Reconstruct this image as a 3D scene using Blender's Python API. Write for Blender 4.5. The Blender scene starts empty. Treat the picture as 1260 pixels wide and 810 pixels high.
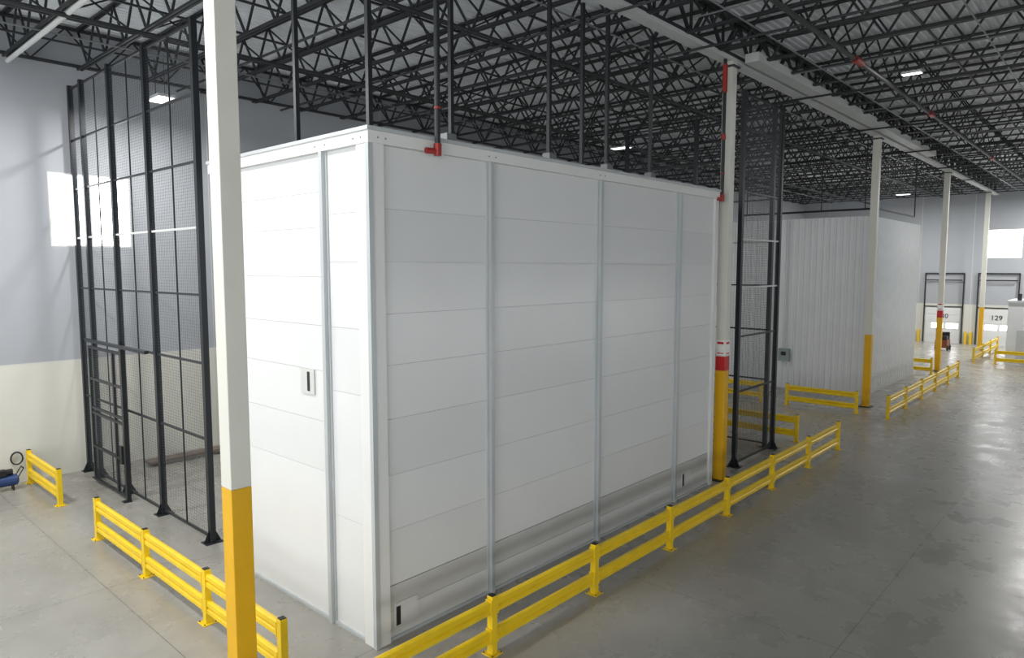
import bpy, math, random
from mathutils import Vector, Matrix
random.seed(3)
scene=bpy.context.scene
COL=scene.collection

# ---------------------------------------------------------------- materials
def srgb(r,g,b):
    def c(u):
        u/=255.0
        return u/12.92 if u<=0.04045 else ((u+0.055)/1.055)**2.4
    return (c(r),c(g),c(b),1)
def mat(name,rgb,rough=0.5,metal=0.0,var=0.06,scale=1.5,bump=0.0,bscale=40,emis=None,stretch=(1,1,1)):
    m=bpy.data.materials.new(name); m.use_nodes=True
    nt=m.node_tree; b=nt.nodes['Principled BSDF']
    col=srgb(*rgb)
    b.inputs['Roughness'].default_value=rough
    b.inputs['Metallic'].default_value=metal
    tc=nt.nodes.new('ShaderNodeTexCoord')
    mp=nt.nodes.new('ShaderNodeMapping'); mp.inputs['Scale'].default_value=stretch
    nt.links.new(tc.outputs['Object'],mp.inputs['Vector'])
    n=nt.nodes.new('ShaderNodeTexNoise'); n.inputs['Scale'].default_value=scale; n.inputs['Detail'].default_value=5
    nt.links.new(mp.outputs['Vector'],n.inputs['Vector'])
    r=nt.nodes.new('ShaderNodeValToRGB')
    r.color_ramp.elements[0].position=0.3; r.color_ramp.elements[1].position=0.7
    r.color_ramp.elements[0].color=tuple(x*(1-var) for x in col[:3])+(1,)
    r.color_ramp.elements[1].color=tuple(min(1,x*(1+var)) for x in col[:3])+(1,)
    nt.links.new(n.outputs['Fac'],r.inputs['Fac'])
    nt.links.new(r.outputs['Color'],b.inputs['Base Color'])
    if bump:
        n2=nt.nodes.new('ShaderNodeTexNoise'); n2.inputs['Scale'].default_value=bscale
        nt.links.new(mp.outputs['Vector'],n2.inputs['Vector'])
        bp=nt.nodes.new('ShaderNodeBump'); bp.inputs['Strength'].default_value=bump; bp.inputs['Distance'].default_value=0.02
        nt.links.new(n2.outputs['Fac'],bp.inputs['Height']); nt.links.new(bp.outputs['Normal'],b.inputs['Normal'])
    if emis:
        b.inputs['Emission Color'].default_value=(1,1,1,1); b.inputs['Emission Strength'].default_value=emis
    return m
M={}
M['panel']=mat('white_panel',(220,222,222),0.22,var=0.02,scale=0.7,bump=0.04,bscale=1.5)
M['panel2']=mat('white_panel_b',(216,218,218),0.22,var=0.02,scale=0.7,bump=0.04,bscale=1.5)
M['seam']=mat('panel_seam',(200,202,202),0.6)
M['trim']=mat('galv_trim',(186,191,193),0.35,0.15,var=0.04)
M['trimw']=mat('white_trim',(222,223,221),0.35,var=0.02)
M['kick']=mat('kick_grey',(200,201,199),0.3,var=0.04)
M['kick2']=mat('kick_light',(212,213,212),0.3,var=0.03)
M['dark']=mat('slot_dark',(28,28,30),0.5)
M['steel']=mat('dark_painted_steel',(40,44,46),0.5,0.1,var=0.15)
M['fence']=mat('black_fence_steel',(36,40,44),0.4,0.2,var=0.1)
M['wire']=mat('fence_wire',(78,82,86),0.5,0.2)
M['galv']=mat('galvanised_deck',(230,235,239),0.5,0.0,var=0.08,scale=0.6)
M['duct']=mat('light_grey_beam',(196,199,198),0.5,var=0.05)
M['conduit']=mat('conduit_grey',(120,124,126),0.4,0.3,var=0.05)
M['yellow']=mat('safety_yellow',(232,196,26),0.35,var=0.06,scale=3)
M['yellowc']=mat('column_yellow',(222,170,16),0.4,var=0.05,scale=2)
M['cream']=mat('column_cream',(212,212,202),0.45,var=0.03)
M['red']=mat('red_paint',(190,32,36),0.4)
M['redp']=mat('sprinkler_red',(150,38,34),0.45)
M['white']=mat('sign_white',(235,235,232),0.5,var=0.01)
M['wallg']=mat('wall_grey',(166,170,176),0.7,var=0.03,scale=0.4,bump=0.05)
M['wallw']=mat('wall_white_lower',(210,210,201),0.6,var=0.03,scale=0.5,bump=0.05)
M['corr']=mat('white_corrugated',(216,219,221),0.25,0.0,var=0.02)
M['blue']=mat('blue_paint',(35,60,110),0.4)
M['black']=mat('black_rubber',(20,20,22),0.6)
M['wood']=mat('pallet_wood',(112,102,92),0.7,var=0.2,scale=5,stretch=(1,8,1))
M['orange']=mat('orange_paint',(120,60,35),0.4)
M['elec']=mat('electrical_grey_green',(140,155,150),0.5)
M['led']=mat('led_lens',(255,255,255),0.4,emis=3)
M['glass']=mat('frosted_glazing',(245,248,250),0.3,emis=7)
M['door']=mat('dock_door_white',(222,224,224),0.5,var=0.02)

# floor
def floor_mat():
    m=bpy.data.materials.new('polished_concrete'); m.use_nodes=True
    nt=m.node_tree; b=nt.nodes['Principled BSDF']; L=nt.links
    tc=nt.nodes.new('ShaderNodeTexCoord')
    def noise(s,d=6):
        n=nt.nodes.new('ShaderNodeTexNoise'); n.inputs['Scale'].default_value=s; n.inputs['Detail'].default_value=d
        n.inputs['Roughness'].default_value=0.6
        L.new(tc.outputs['Object'],n.inputs['Vector']); return n
    n1=noise(0.22); n2=noise(2.2,8); n3=noise(0.9,8)
    mx=nt.nodes.new('ShaderNodeMath'); mx.operation='MULTIPLY_ADD'; mx.inputs[1].default_value=0.35
    L.new(n2.outputs['Fac'],mx.inputs[0]); L.new(n1.outputs['Fac'],mx.inputs[2])
    r=nt.nodes.new('ShaderNodeValToRGB')
    r.color_ramp.elements[0].position=0.45; r.color_ramp.elements[1].position=0.9
    r.color_ramp.elements[0].color=srgb(134,132,126); r.color_ramp.elements[1].color=srgb(158,156,149)
    L.new(mx.outputs[0],r.inputs['Fac'])
    sx=nt.nodes.new('ShaderNodeSeparateXYZ'); L.new(tc.outputs['Object'],sx.inputs[0])
    def joint(out,off,sp,w=0.007):
        a=nt.nodes.new('ShaderNodeMath'); a.operation='SUBTRACT'; a.inputs[1].default_value=off; L.new(out,a.inputs[0])
        c=nt.nodes.new('ShaderNodeMath'); c.operation='PINGPONG'; c.inputs[1].default_value=sp/2; L.new(a.outputs[0],c.inputs[0])
        d=nt.nodes.new('ShaderNodeMath'); d.operation='LESS_THAN'; d.inputs[1].default_value=w; L.new(c.outputs[0],d.inputs[0])
        return d
    j1=joint(sx.outputs['X'],4.4,7.4); j2=joint(sx.outputs['Y'],3.4,5.7)
    mm=nt.nodes.new('ShaderNodeMath'); mm.operation='MAXIMUM'; L.new(j1.outputs[0],mm.inputs[0]); L.new(j2.outputs[0],mm.inputs[1])
    mc=nt.nodes.new('ShaderNodeMixRGB'); mc.inputs[2].default_value=srgb(92,90,86)
    L.new(mm.outputs[0],mc.inputs[0]); L.new(r.outputs['Color'],mc.inputs[1]); L.new(mc.outputs[0],b.inputs['Base Color'])
    rr=nt.nodes.new('ShaderNodeMapRange'); rr.inputs['From Min'].default_value=0.35; rr.inputs['From Max'].default_value=0.65
    rr.inputs['To Min'].default_value=0.22; rr.inputs['To Max'].default_value=0.36
    L.new(n3.outputs['Fac'],rr.inputs['Value']); L.new(rr.outputs[0],b.inputs['Roughness'])
    return m
M['floor']=floor_mat()

# ---------------------------------------------------------------- mesh builder
class MB:
    def __init__(s): s.v=[];s.f=[];s.m=[];s.mats=[]
    def mi(s,k):
        if k not in s.mats: s.mats.append(k)
        return s.mats.index(k)
    def box(s,a,b,k):
        x0,x1=sorted((a[0],b[0]));y0,y1=sorted((a[1],b[1]));z0,z1=sorted((a[2],b[2]))
        n=len(s.v)
        s.v+=[(x0,y0,z0),(x1,y0,z0),(x1,y1,z0),(x0,y1,z0),(x0,y0,z1),(x1,y0,z1),(x1,y1,z1),(x0,y1,z1)]
        s.f+=[tuple(n+i for i in q) for q in ((0,3,2,1),(4,5,6,7),(0,1,5,4),(1,2,6,5),(2,3,7,6),(3,0,4,7))]
        s.m+=[s.mi(k)]*6
    def prism(s,p,q,r,k,n=4,cap=True,r2=None):
        p=Vector(p);q=Vector(q);d=(q-p).normalized()
        up=Vector((0,0,1)) if abs(d.z)<0.95 else Vector((1,0,0))
        u=d.cross(up).normalized();w=u.cross(d).normalized()
        r2=r if r2 is None else r2
        b=len(s.v); off=math.pi/4 if n==4 else 0
        for c,rad in ((p,r),(q,r2)):
            for i in range(n):
                a=2*math.pi*i/n+off
                s.v.append(tuple(c+u*math.cos(a)*rad+w*math.sin(a)*rad))
        for i in range(n):
            j=(i+1)%n; s.f.append((b+i,b+j,b+n+j,b+n+i)); s.m.append(s.mi(k))
        if cap:
            s.f.append(tuple(b+i for i in reversed(range(n))));s.f.append(tuple(b+n+i for i in range(n)));s.m+=[s.mi(k)]*2
    def quad(s,pts,k):
        n=len(s.v); s.v+=[tuple(p) for p in pts]; s.f.append(tuple(range(n,n+len(pts)))); s.m.append(s.mi(k))
    def extrude(s,prof,origin,ax_d,ax_z,direction,length,k):
        o=Vector(origin);D=Vector(ax_d);Z=Vector(ax_z);L=Vector(direction)*length
        b=len(s.v);n=len(prof)
        for e in (Vector((0,0,0)),L):
            for d,z in prof: s.v.append(tuple(o+D*d+Z*z+e))
        for i in range(n):
            j=(i+1)%n; s.f.append((b+i,b+j,b+n+j,b+n+i)); s.m.append(s.mi(k))
        s.f.append(tuple(b+i for i in reversed(range(n))));s.f.append(tuple(b+n+i for i in range(n)));s.m+=[s.mi(k)]*2
    def obj(s,name,parent=None,bevel=0,smooth=False,loc=None):
        me=bpy.data.meshes.new(name)
        vs=s.v
        if loc: vs=[(x-loc[0],y-loc[1],z-loc[2]) for x,y,z in s.v]
        me.from_pydata(vs,[],s.f)
        for k in s.mats: me.materials.append(M[k])
        me.polygons.foreach_set('material_index',s.m)
        if smooth: me.polygons.foreach_set('use_smooth',[True]*len(s.f))
        me.update()
        import bmesh
        bm=bmesh.new(); bm.from_mesh(me); bmesh.ops.recalc_face_normals(bm,faces=bm.faces); bm.to_mesh(me); bm.free()
        o=bpy.data.objects.new(name,me); COL.objects.link(o)
        if loc: o.location=loc
        if parent: o.parent=parent
        if bevel:
            md=o.modifiers.new('bevel','BEVEL'); md.width=bevel; md.segments=2; md.limit_method='ANGLE'
        return o

# ---------------------------------------------------------------- room
X0,X1,Y0,Y1=-10,68,-20.5,24.2
ZC=13.45
b=MB(); b.box((X0,Y0,-0.2),(X1+.3,Y1+.3,0),'floor'); b.obj('floor')

def wall_with_holes(name,axis,c,th,a0,a1,holes,split,ztop):
    b=MB()
    cuts=sorted(set([a0,a1]+[h[0] for h in holes]+[h[1] for h in holes]))
    zc=sorted(set([0,split,ztop]+[h[2] for h in holes]+[h[3] for h in holes]))
    for i in range(len(cuts)-1):
        for j in range(len(zc)-1):
            p=(cuts[i]+cuts[i+1])/2; z=(zc[j]+zc[j+1])/2
            if any(h[0]<p<h[1] and h[2]<z<h[3] for h in holes): continue
            k='wallw' if z<split else 'wallg'
            if axis=='x': b.box((cuts[i],c,zc[j]),(cuts[i+1],c+th,zc[j+1]),k)
            else: b.box((c,cuts[i],zc[j]),(c+th,cuts[i+1],zc[j+1]),k)
    return b.obj(name)
wall_with_holes('wall_left','x',Y1,.3,X0,X1+.3,[(6.2,8.45,6.95,9.15)],3.5,ZC+.3)
wall_with_holes('added_wall_right','x',Y0-.3,.3,X0,X1+.3,[(x,x+5.6,0,4.6) for x in (-8,-.6,6.8,14.2,21.6,29,36.4,43.8,51.2,58.6)],4.6,ZC+.3)  # unseen wall added to hold back daylight; openings let light up to the ceiling
dy=[(11.0,13.8),(7.25,10.0),(3.4,6.2),(14.8,17.6),(18.6,21.4)]
wall_with_holes('wall_far','y',X1,.3,Y0,Y1,[(7.2,9.75,7.1,9.4),(14.9,17.4,7.1,9.4)],3.3,ZC+.3)
b=MB()
for x in (-3,3.5,11,18.4,25.8,33.2,40.6,48,55.4,62.8): b.box((x-.012,Y1-.004,0),(x+.012,Y1,ZC),'seam')
b.box((X0,Y1-.004,3.49),(X1,Y1,3.51),'seam')
b.obj('trim_1')
b=MB()
for y in (-15,-7,0,6.7,10.5,14.3,18.1,21.9): b.box((X1-.006,y-.02,0),(X1,y+.02,ZC),'seam')
b.obj('trim_2')
def window(name,axis,c,a0,a1,z0,z1,nm=1):
    b=MB(); t=.05
    def bx(p,q,z,w,d0,d1,k):
        if axis=='x': b.box((p,c+d0,z),(q,c+d1,w),k)
        else: b.box((c+d0,p,z),(c+d1,q,w),k)
    bx(a0,a1,z0,z0+t,.0,.12,'trimw');bx(a0,a1,z1-t,z1,.0,.12,'trimw')
    bx(a0,a0+t,z0+t,z1-t,.0,.12,'trimw');bx(a1-t,a1,z0+t,z1-t,.0,.12,'trimw')
    for i in range(nm):
        p=a0+(a1-a0)*(i+1)/(nm+1); bx(p-.02,p+.02,z0+t,z1-t,.03,.1,'trimw')
    bx(a0+t,a1-t,z0+t,z1-t,.13,.15,'glass')
    b.obj(name)
window('window_1','x',Y1,6.2,8.45,6.95,9.15)
window('window_2','y',X1,7.2,9.75,7.1,9.4)
window('window_3','y',X1,14.9,17.4,7.1,9.4)

def text(name,s,size,loc,rot,matk,parent=None):
    cu=bpy.data.curves.new(name,'FONT'); cu.body=s; cu.size=size; cu.align_x='CENTER'; cu.align_y='CENTER'; cu.extrude=0.003
    o=bpy.data.objects.new(name,cu); COL.objects.link(o); o.location=loc; o.rotation_euler=rot
    cu.materials.append(M[matk]); 
    if parent: o.parent=parent
    return o
def empty(name,loc=(0,0,0)):
    e=bpy.data.objects.new(name,None); COL.objects.link(e); e.location=loc; return e
nums={0:'130',1:'129',2:'128',3:'131',4:'132'}
for i,(a,c) in enumerate(dy):
    e=empty('door_%d'%(i+1))
    b=MB(); x=X1-.01
    for j in range(5): b.box((x-.06,a+.12,.0+j*.6),(x-.01,c-.12,.585+j*.6),'door')
    w=(c-a)
    for q in (.1,.48): b.box((x-.075,a+w*q,1.25),(x-.06,a+w*(q+.3),1.65),'glass')
    b.obj('door_leaf',e)
    b=MB()
    for yy in (a,c): b.box((x-.14,yy-.04,0),(x,yy+.04,5.9),'steel')
    b.box((x-.14,a+.04,5.82),(x,c-.04,5.9),'steel')
    b.box((x-.1,a+.05,3.04),(x,c-.05,3.1),'steel')
    for yy in (a-.32,c+.32): b.box((x-.25,yy-.08,0),(x,yy+.08,1.0),'yellow')
    b.prism((x-.2,a+.1,5.3),(x-.2,c-.1,5.3),.05,'steel',8)
    b.obj('door_tracks',e)
    text('door_number',nums[i],.55,(x-.08,(a+c)/2,2.25),(math.pi/2,0,-math.pi/2),'black',e)

b=MB()
y=Y0; pts=[]
while y<Y1:
    pts+=[(y,ZC),(y+.1,ZC),(y+.13,ZC+.05),(y+.2,ZC+.05)]
    y+=.23
n0=len(b.v)
for (yy,zz) in pts: b.v+= [(X0,yy,zz),(X1,yy,zz)]
for i in range(len(pts)-1):
    b.f.append((n0+2*i,n0+2*i+1,n0+2*i+3,n0+2*i+2)); b.m.append(b.mi('galv'))
b.box((X0,Y0,ZC+.06),(X1,Y1,ZC+.3),'galv')
b.obj('ceiling')

# ---------------------------------------------------------------- roof joists (open web, along Y)
def truss(b,p0,direc,L,zb,zt,panel,rc,rw,k='steel',vert=False):
    d=Vector(direc); p=Vector(p0); side=Vector((-d.y,d.x,0))
    for z in (zb,zt):
        for s in (-1,1):
            q=p+side*(s*rc*.9); 
            b.prism((q.x,q.y,z),(q.x+d.x*L,q.y+d.y*L,z),rc*.75,k)
    n=int(round(L/panel)); h=L/n
    for i in range(n):
        a=p+d*(h*i); m=p+d*(h*(i+.5)); c=p+d*(h*(i+1))
        b.prism((a.x,a.y,zt),(m.x,m.y,zb),rw,k,cap=False)
        b.prism((m.x,m.y,zb),(c.x,c.y,zt),rw,k,cap=False)
        if vert: b.prism((m.x,m.y,zb),(m.x,m.y,zt),rw*.8,k,cap=False)
b=MB()
sp=14.8/8
xs=[4.4-sp*7.5+sp*i for i in range(60)]
xs=[x for x in xs if X0<x<X1-.3]
for x in xs:
    for ya in (9.2,-5.9,-20.4):
        truss(b,(x,ya,0),(0,1,0),14.9 if ya>-20 else 14.4,12.25,ZC-.06,1.5,.056,.036)
b.obj('roof_joists')
b=MB()
for yy in (9.1,-6.0): truss(b,(X0+.2,yy,0),(1,0,0),X1-X0-.5,12.3,ZC-.1,1.85,.1,.055,vert=True)
truss(b,(X0+.2,23.95,0),(1,0,0),X1-X0-.5,12.3,ZC-.1,1.85,.06,.03)
b.obj('roof_girders')
b=MB()
for yy in (0.2,2.3,4.4,6.5,11.2,13.3,15.4,17.5,19.6,21.7):
    b.prism((X0,yy,12.3),(X1-.1,yy,12.3),.034,'steel')
    for i in range(len(xs)-1):
        if yy in (2.3,6.5,11.2,13.3,15.4,19.6):
            b.prism((xs[i],yy,12.3),(xs[i+1],yy,ZC-.1),.028,'steel',cap=False)
            b.prism((xs[i+1],yy,12.3),(xs[i],yy,ZC-.1),.028,'steel',cap=False)
b.obj('joist_bridging')
b=MB()
b.box((X0+.2,8.93,12.12),(X1-.1,9.27,12.24),'duct')
b.box((19.5,8.35,12.1),(42,8.75,12.35),'duct')
b.obj('column_line_beam')
b=MB()
b.prism((5.3,-5,12.05),(5.3,23.8,12.05),.06,'duct',10)
b.prism((X0,12.4,12.0),(X1-.1,12.4,12.0),.06,'steel',8)
b.prism((X0,6.2,12.0),(X1-.1,6.2,12.0),.06,'steel',8)
b.prism((X0,18.4,12.0),(X1-.1,18.4,12.0),.06,'steel',8)
for x in (2.5,9.9,13.6,17.3,24.7,32,39.5,47,54.4): b.prism((x,-5,12.07),(x,23.8,12.07),.035,'steel',8)
for p in ((21.1,6.2,12.0),(30,6.2,12.0),(44,6.2,12.0)): b.prism((p[0]-.3,p[1],p[2]),(p[0]+.3,p[1],p[2]),.1,'redp',10)
b.obj('sprinkler_piping')
b=MB()
for yy in (3.3,7.4,10.3,20.6): b.prism((X0,yy,12.17),(X1-.1,yy,12.17),.022,'conduit',6)
for x in (7.2,15.4,21.8,28.6,36.2,43): b.prism((x,-5,12.17),(x,8.2,12.17),.02,'conduit',6)
b.obj('electrical_conduit')

# ---------------------------------------------------------------- columns
def column(cx,cy,label=0):
    e=empty('building_column',(cx,cy,0))
    s=.147
    b=MB()
    b.box((-s,-s,.03),(s,s,3.3),'yellowc')
    z=3.3
    if label:
        b.box((-s,-s,3.3),(s,s,3.72),'red'); z=3.72
    b.box((-s,-s,z),(s,s,12.12),'cream')
    b.box((-.28,-.28,0),(.28,.28,.03),'steel')
    b.box((-.22,-.22,11.95),(.22,.22,12.0),'steel')
    b.obj('shaft',e,bevel=.012)
    if label:
        b=MB()
        for f in (0,1):
            if f==0: b.box((-.13,-s-.008,3.76),(.13,-s,4.2),'white'); b.box((-.1,-s-.011,4.08),(.1,-s-.008,4.15),'red'); b.box((-.1,-s-.011,3.8),(.1,-s-.008,3.83),'red')
            else: b.box((-s-.008,-.13,3.76),(-s,.13,4.2),'white'); b.box((-s-.011,-.1,4.08),(-s-.008,.1,4.15),'red'); b.box((-s-.011,-.1,3.8),(-s-.008,.1,3.83),'red')
        b.obj('sign',e)
    return e
column(4.37,9.1); column(19.2,9.05,1); column(34.0,9.05); column(48.8,9.05,1); column(63.6,9.05)

# ---------------------------------------------------------------- guard rails
prof=[(.015,0),(.05,.015),(.05,.085),(.015,.11),(.015,.125),(.05,.15),(.05,.22),(.015,.235)]
prof=prof+[(-d,z) for d,z in reversed(prof)]
def guard(pts,name='guard_rail'):
    e=empty(name,(pts[0][0],pts[0][1],0)); o=Vector((pts[0][0],pts[0][1],0))
    b=MB(); H=.99
    for p in pts:
        q=Vector((p[0],p[1],0))-o
        b.box((q.x-.06,q.y-.06,.015),(q.x+.06,q.y+.06,H),'yellow')
        b.box((q.x-.13,q.y-.13,0),(q.x+.13,q.y+.13,.015),'yellow')
        for sx in (-.1,.1):
            for sy in (-.1,.1): b.prism((q.x+sx,q.y+sy,.015),(q.x+sx,q.y+sy,.035),.014,'steel',6)
    b.obj('posts',e,bevel=.006)
    b=MB()
    for p in pts:
        q=Vector((p[0],p[1],0))-o; b.box((q.x-.05,q.y-.05,H),(q.x+.05,q.y+.05,H+.012),'black')
    b.obj('post_caps',e)
    b=MB()
    for i in range(len(pts)-1):
        p=Vector((pts[i][0],pts[i][1],0))-o; q=Vector((pts[i+1][0],pts[i+1][1],0))-o
        d=(q-p).normalized(); L=(q-p).length-.12; s=Vector((-d.y,d.x,0))
        for z in (.2,.69): b.extrude(prof,p+d*.06+Vector((0,0,z)),s,(0,0,1),d,L,'yellow')
        for z in (.2,.69):
            for t in (.065,L+.03):
                c=p+d*t
                hw=.065
                if abs(d.x)>.5: b.box((c.x,c.y-hw,z-.01),(c.x+.025,c.y+hw,z+.245),'yellow')
                else: b.box((c.x-hw,min(c.y,c.y+.025*d.y),z-.01),(c.x+hw,max(c.y,c.y+.025*d.y),z+.245),'yellow')
    b.obj('rails',e)
guard([(4.95,7.55),(7.84,7.55),(10.7,7.55),(13.6,7.55),(16.5,7.55),(19.4,7.55),(22.3,7.55),(25.2,7.55)])
guard([(5.15,9.4),(5.15,12.0),(5.15,14.8),(5.15,17.7)])
guard([(5.25,21.0),(5.25,23.9)])
guard([(25.3,9.0),(25.3,11.3),(25.3,14)])
guard([(32.05,8.9),(32.05,11.9)])
guard([(32.0,13.1),(32.0,16)])
guard([(31.8,7.6),(34.7,7.6),(37.7,7.6),(40.7,7.6),(43.7,7.6),(46.6,7.6)])
guard([(46.9,9.0),(46.9,11.1)])
guard([(54.8,8.1),(58.2,8.1),(61.6,8.1),(65,8.1)])
guard([(54.8,6.9),(54.8,4.0)])

# ---------------------------------------------------------------- large white enclosure
BX0,BX1,BY0,BY1,BH=6.7,18.65,9.1,14.5,8.5
e=empty('white_panel_enclosure',(BX0,BY0,0))
b=MB()
b.box((BX0+.03,BY0+.03,0.0),(BX1-.03,BY1-.03,BH-.1),'seam')
posts=[BX0,9.39,12.92,16.5,BX1]
zs=[.95,1.9,2.85,3.8,4.7,5.55,6.4,7.25,8.25]
random.seed(7)
g=.0025
for i in range(4):
    x0,x1=posts[i]+.06,posts[i+1]-.06
    b.box((x0,BY0,.0),(x1,BY0+.05,.5),'kick2')
    b.box((x0,BY0-.004,.51),(x1,BY0+.05,.94),'kick')
    for j in range(len(zs)-1):
        b.box((x0,BY0,zs[j]+g),(x1,BY0+.05,zs[j+1]-g),random.choice(['panel','panel2']))
ys=[BY0,10.35,BY1]
for i in range(2):
    y0,y1=ys[i]+.06,ys[i+1]-.06
    zz=[.0,2.7,3.6,4.5,5.3,6.15,7.0,7.6,8.25] if i else [0,2.0,4.2,5.3,6.4,7.2,8.25]
    for j in range(len(zz)-1):
        b.box((BX0,y0,zz[j]+g),(BX0+.05,y1,zz[j+1]-g),random.choice(['panel','panel2']))
b.box((BX1-.05,BY0,0),(BX1,BY1,8.25),'panel'); b.box((BX0,BY1-.05,0),(BX1,BY1,8.25),'panel')
b.box((BX0+.1,BY0+.1,8.41),(BX1-.05,BY1-.05,8.46),'panel2')
o=b.obj('panels',e); o.location=(-BX0,-BY0,0)
b=MB()
b.box((BX0,BY0-.07,0),(BX0+.22,BY0,8.25),'trimw'); b.box((BX0-.07,BY0,0),(BX0,BY0+.26,8.25),'trimw')
b.box((BX0-.085,BY0-.085,0),(BX0,BY0,8.25),'trim')
for x in posts[1:4]:
    b.box((x-.085,BY0-.03,0),(x+.085,BY0,8.25),'trim')
    b.box((x-.045,BY0-.10,0),(x+.045,BY0-.03,8.25),'trim')
b.box((BX1-.16,BY0-.07,0),(BX1+.03,BY0,8.25),'trimw')
y=10.35
b.box((BX0-.03,y-.085,0),(BX0,y+.085,8.25),'trim'); b.box((BX0-.10,y-.045,0),(BX0-.03,y+.045,8.25),'trim')
b.box((BX0-.09,BY0-.09,8.25),(BX1+.04,BY0+.02,8.44),'trimw')
b.box((BX0-.09,BY0+.02,8.25),(BX0+.02,BY1+.04,8.44),'trimw')
b.box((BX0-.12,BY0-.12,8.44),(BX1+.06,BY0+.1,8.5),'trim')
b.box((BX0-.12,BY0+.1,8.44),(BX0+.1,BY1+.06,8.5),'trim')
b.box((BX0+.1,BY1-.05,8.44),(BX1+.06,BY1+.06,8.5),'trim')
b.box((BX1-.05,BY0+.1,8.44),(BX1+.06,BY1-.05,8.5),'trim')
b.box((BX0+.22,BY0-.04,0),(BX1-.16,BY0-.0,.05),'trim'); b.box((BX0-.04,BY0+.26,0),(BX0,BY1,.05),'trim')
for x in (6.8,6.95,9.3,9.48,12.83,13.01): b.prism((x,BY0-.09,8.34),(x,BY0-.1,8.34),.013,'conduit',8)
for yy in (9.2,9.4,10.2,10.5): b.prism((BX0-.09,yy,8.34),(BX0-.1,yy,8.34),.013,'conduit',8)
o=b.obj('frame',e); o.location=(-BX0,-BY0,0)
b=MB()
for x,z in ((7.05,.2),(16.95,.28)):
    b.box((x,BY0-.03,z),(x+.5,BY0,z+.42),'kick2'); b.box((x+.02,BY0-.036,z+.03),(x+.11,BY0-.03,z+.36),'dark')
b.box((BX0-.03,10.8,4.05),(BX0,11.25,4.5),'kick'); b.box((BX0-.036,10.94,4.1),(BX0-.03,11.02,4.45),'dark')
o=b.obj('access_plates',e); o.location=(-BX0,-BY0,0)
b=MB()
for x in (9.0,12.0,14.2,16.2): b.box((x-.1,9.7,8.47),(x+.14,9.9,8.8),'conduit')
o=b.obj('roof_brackets',e); o.location=(-BX0,-BY0,0)

b=MB()
for (x,y) in ((6.9,9.35),(6.95,11.6),(9.1,9.8),(12.0,9.8),(13.2,9.8),(14.2,9.8),(16.2,9.8)):
    b.box((x-.04,y-.04,8.5),(x+.04,y+.04,12.3),'fence')
b.obj('hanger_posts')
def drop(x,zt=12.1,y=8.9,up=0):
    b=MB()
    b.prism((x,y,8.25),(x,y,zt),.05,'fence',10)
    b.prism((x,y,8.18),(x,y,8.38),.068,'redp',10)
    b.prism((x,y,8.25),(x-.22,y+.05,8.25),.05,'redp',10)
    b.prism((x,y,8.95),(x,y,8.98),.06,'redp',10)
    if up:
        b.prism((x,y,11.2),(x,y,11.95),.07,'redp',10); b.prism((x,y,9.9),(x,y,10.05),.065,'redp',10)
    b.obj('sprinkler_drop_pipe')
drop(7.95); drop(18.75,y=8.98,up=1)

# ---------------------------------------------------------------- mesh fences
HB=[.12,2.4,4.15,5.7,7.2,8.65,10.1,11.6]
def fence(name,axis,c,posts,light,zt=11.65,pw=.065,wr=.0018,ws=.1):
    e=empty(name); b=MB(); w=MB()
    def pt(a,d,z): return (c+d,a,z) if axis=='y' else (a,c+d,z)
    for a in posts:
        b.box(pt(a-pw,-pw,0.02),pt(a+pw,pw,zt+.05),'fence')
        b.box(pt(a-.15,-.2,0),pt(a+.15,.2,.02),'fence')
        for s in (-1,1):
            n=[pt(a,s*pw,.3),pt(a,s*.2,.02),pt(a,s*pw,.02)]
            b.quad(n,'fence')
    a0,a1=min(posts),max(posts)
    for z in HB:
        k='duct' if z in light else 'fence'
        b.box(pt(a0,-.025,z-.025),pt(a1,.025,z+.025),k)
    b.obj('frame',e)
    r=wr
    a=a0
    while a<a1:
        w.box(pt(a-r,-r,.1),pt(a+r,r,zt),'wire'); a+=ws
    z=.12
    while z<zt:
        w.box(pt(a0,-r,z-r),pt(a1,r,z+r),'wire'); z+=ws*.7
    w.obj('wire_mesh',e)
    return e
fe=fence('wire_mesh_fence','y',6.85,[15.55,18.3,20.75,23.0,24.0],[7.2])
b=MB()
for yy in (16.9,19.5,21.9): b.box((6.835,yy-.015,.1),(6.865,yy+.015,11.6),'fence')
b.obj('intermediate_stiles',fe)
fence('wire_mesh_fence','x',9.3,[20.75,23.8],[7.2,5.7],wr=.003,ws=.08)
fence('wire_mesh_fence','y',23.9,[9.6,12.5,15.5],[7.2])
e=empty('wire_mesh_gate'); b=MB(); g0,g1,gx=20.1,22.6,6.6
for yy in (g0,g0+.6,g1-.0): b.box((gx-.035,yy-.04,.08),(gx+.035,yy+.04,4.05),'fence')
for z in (.1,1.1,2.1,2.25,3.1,4.02): b.box((gx-.03,g0,z-.035),(gx+.03,g1,z+.035),'fence')
b.box((gx-.05,g0-.14,0),(gx+.05,g0-.04,4.15),'fence'); b.box((gx-.15,g0-.2,0),(gx+.05,g0+.02,.02),'fence')
b.box((gx-.05,g0-1.8,4.16),(gx+.05,g1+.2,4.24),'fence')
b.box((gx-.08,g0+.05,1.0),(gx-.03,g0+.2,1.5),'fence')
z=.12
while z<4.0: b.box((gx-.002,g0,z-.002),(gx+.002,g1,z+.002),'wire'); z+=.07
yy=g0
while yy<g1: b.box((gx-.002,yy-.002,.1),(gx+.002,yy+.002,4.0),'wire'); yy+=.07
b.obj('gate_leaf',e)

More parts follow.
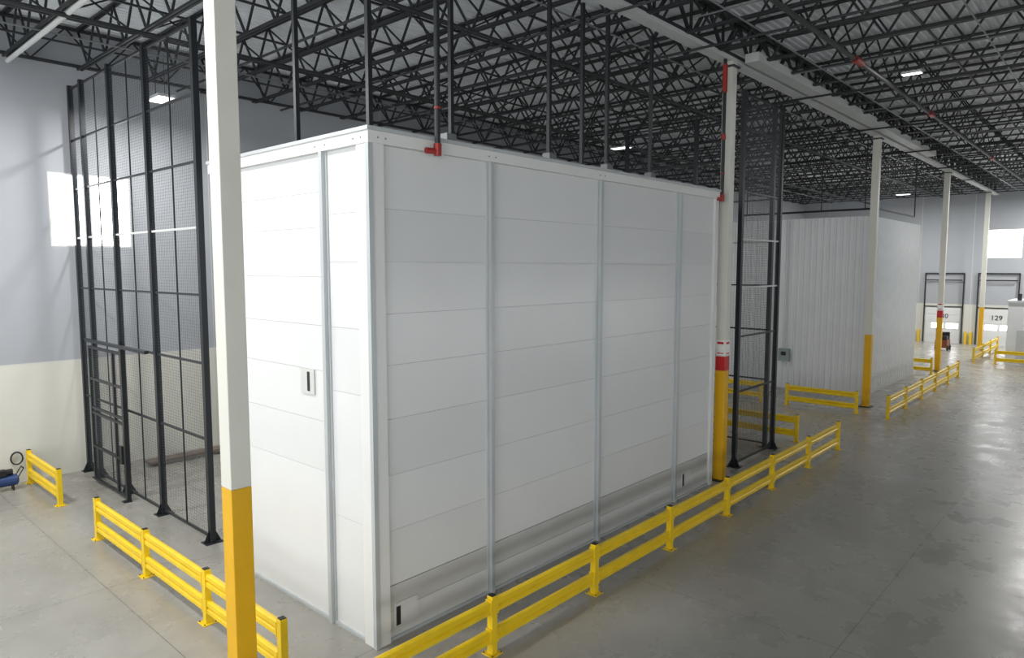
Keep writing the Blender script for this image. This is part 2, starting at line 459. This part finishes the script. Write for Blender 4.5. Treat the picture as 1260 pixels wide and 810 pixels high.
# ---------------------------------------------------------------- second enclosure (corrugated)
b=MB(); cx0,cx1,cy0,cy1,ch=36.5,46.3,9.85,17.5,8.8
def corr_loop():
    pts=[]; p=.3; d=.04
    def run(a,bb,out):
        a=Vector(a);bb=Vector(bb);out=Vector(out);L=(bb-a).length;k=int(L/p);h=L/k;dr=(bb-a)/L
        for i in range(k):
            for t,o in ((0,0),(.55,0),(.65,1),(.9,1)): pts.append(a+dr*(h*(i+t))+out*(d*o))
    run((cx0,cy0),(cx1,cy0),(0,-1)); run((cx1,cy0),(cx1,cy1),(1,0)); run((cx1,cy1),(cx0,cy1),(0,1)); run((cx0,cy1),(cx0,cy0),(-1,0))
    return pts
pts=corr_loop(); n=len(pts)
for z in (0.0,ch):
    for p in pts: b.v.append((p.x,p.y,z))
for i in range(n):
    j=(i+1)%n; b.f.append((i,j,n+j,n+i)); b.m.append(b.mi('corr'))
b.f.append(tuple(range(n,2*n))); b.m.append(b.mi('corr'))
b.obj('corrugated_enclosure')
b=MB(); b.box((cx0-.25,13.45,1.45),(cx0-.045,14.0,2.1),'elec'); b.box((cx0-.27,13.6,1.75),(cx0-.25,13.85,1.95),'dark'); b.prism((cx0-.12,13.7,2.1),(cx0-.12,13.7,8.7),.03,'trim',8); 
b.obj('electrical_box')
b=MB(); b.prism((cx0-.5,9.5,9.1),(cx0-.5,16,9.1),.05,'fence',8)
for y in (10,12,14,15.8): b.prism((cx0-.5,y,9.1),(cx0-.5,y,12.3),.025,'fence',6)
b.prism((cx0-.5,9.5,9.1),(cx1-3,9.5,9.1),.05,'fence',8)
b.prism((cx1-3,9.5,9.1),(cx1-3,9.5,12.3),.03,'fence',6)
b.obj('suspended_pipe')

b=MB(); b.box((56.3,3.6,.1),(60.5,6.55,4.0),'corr'); b.box((56.2,3.5,4.0),(60.6,6.65,4.15),'trim'); b.box((56.25,3.55,0),(60.55,6.6,.1),'trim')
b.prism((56.8,6.0,4.15),(56.8,6.0,4.6),.12,'steel',10)
b.box((56.27,5.0,.1),(56.3,6.0,2.2),'trim')
b.obj('white_equipment_cabinet')

e=empty('floor_scrubber',(62.0,11.2,0)); b=MB()
b.box((-.8,-.4,.2),(.5,.4,.8),'orange'); b.box((-.7,-.35,.8),(0,.35,1.1),'dark'); b.box((.3,-.35,.8),(.5,.35,1.35),'dark')
for sx in (-.5,.35):
    for sy in (-.4,.4): b.prism((sx,sy-.05,.2),(sx,sy+.05,.2),.2,'black',12)
b.prism((.1,0,.8),(-.1,0,1.3),.03,'dark',8); b.prism((-.1,-.15,1.3),(-.1,.15,1.3),.03,'dark',8)
b.obj('body',e,bevel=.04)

e=empty('air_compressor',(4.5,23.55,0)); b=MB()
b.prism((-.4,0,.28),(.35,0,.28),.16,'blue',14); b.prism((-.44,0,.28),(-.4,0,.28),.1,'blue',14,r2=.16); b.prism((.35,0,.28),(.39,0,.28),.16,'blue',14,r2=.1)
b.box((-.2,-.12,.44),(.1,.12,.6),'black'); b.prism((.1,0,.52),(.26,0,.52),.09,'black',12); b.prism((-.12,0,.6),(-.12,0,.72),.06,'steel',8)
for sy in (-.2,.2): b.prism((-.25,sy-.03,.12),(-.25,sy+.03,.12),.12,'black',12)
b.prism((.25,-.1,0),(.25,-.1,.16),.02,'black',6); b.prism((.25,.1,0),(.25,.1,.16),.02,'black',6)
b.prism((.35,-.14,.35),(.5,-.14,.6),.015,'steel',6); b.prism((.35,.14,.35),(.5,.14,.6),.015,'steel',6); b.prism((.5,-.14,.6),(.5,.14,.6),.02,'black',6)
b.obj('tank_and_motor',e)
def coil(name,c,R,r,turns):
    cu=bpy.data.curves.new(name,'CURVE'); cu.dimensions='3D'; cu.bevel_depth=r; s=cu.splines.new('POLY')
    n=turns*24; s.points.add(n)
    for i in range(n+1):
        a=2*math.pi*i/24; rr=R*(1+.06*math.sin(a*.37)); dd=.02*i/24
        s.points[i].co=(c[0]+rr*math.cos(a)*.8,c[1]-dd,c[2]+rr*math.sin(a),1)
    cu.materials.append(M['black']); o=bpy.data.objects.new(name,cu); COL.objects.link(o)
coil('air_hose_coil',(5.0,Y1-.06,.75),.18,.012,3)

b=MB()
for i in range(3): b.box((8.2,22.9+i*.16,.1),(11.6-.3*i,23.04+i*.16,.18),'wood')
for x in (8.5,11.0): b.box((x,22.85,0),(x+.1,23.45,.1),'wood')
b.obj('timber_stack')

# ---------------------------------------------------------------- light fixtures and added fill lamps
def highbay_or_fill(x,y,z=11.9,power=300,s=1.0):
    e=empty('high_bay_or_fill_light',(x,y,z)); b=MB()
    b.box((-.3*s,-.6*s,.0),(.3*s,.6*s,.07),'duct'); b.box((-.26*s,-.56*s,-.01),(.26*s,.56*s,0),'led')
    b.prism((0,-.4*s,.07),(0,-.4*s,12.3-z),.01,'steel',6); b.prism((0,.4*s,.07),(0,.4*s,12.3-z),.01,'steel',6)
    b.obj('housing',e)
    l=bpy.data.lights.new('lamp','AREA'); l.shape='RECTANGLE'; l.size=.5*s; l.size_y=1.1*s; l.energy=power; l.color=(1,.985,.955)
    o=bpy.data.objects.new('lamp',l); COL.objects.link(o); o.parent=e; o.location=(0,0,-.03)
highbay_or_fill(8.3,21.1,11.1,400,.8)
highbay_or_fill(23.9,5.5,12.1,60,.45)
for x,y,pw in ((2.2,10.8,480),(1.2,19.0,850),(60,14,1000),(64,2.6,1400),(53,3.6,900),(42,3.6,300),(28,18.5,350)): highbay_or_fill(x,y,power=pw,s=.8)  # mostly added fill lamps, brightening the left floor and the far end

# ---------------------------------------------------------------- world / camera
w=bpy.data.worlds.new('World'); scene.world=w; w.use_nodes=True
bg=w.node_tree.nodes['Background']; bg.inputs[0].default_value=(.97,.985,1,1); bg.inputs[1].default_value=2.6
f=854;p=math.atan(75/854);az=math.atan2(778,math.hypot(f,75))
cam=bpy.data.cameras.new('camera'); cam.sensor_width=36; cam.lens=36*f/1260; cam.clip_end=300
co=bpy.data.objects.new('camera',cam); COL.objects.link(co); co.location=(0,0,6.3); co.rotation_euler=(math.pi/2-p,0,az-math.pi/2)
scene.camera=co
scene.view_settings.view_transform='Standard'
scene.view_settings.look='None'
scene.view_settings.exposure=0.0
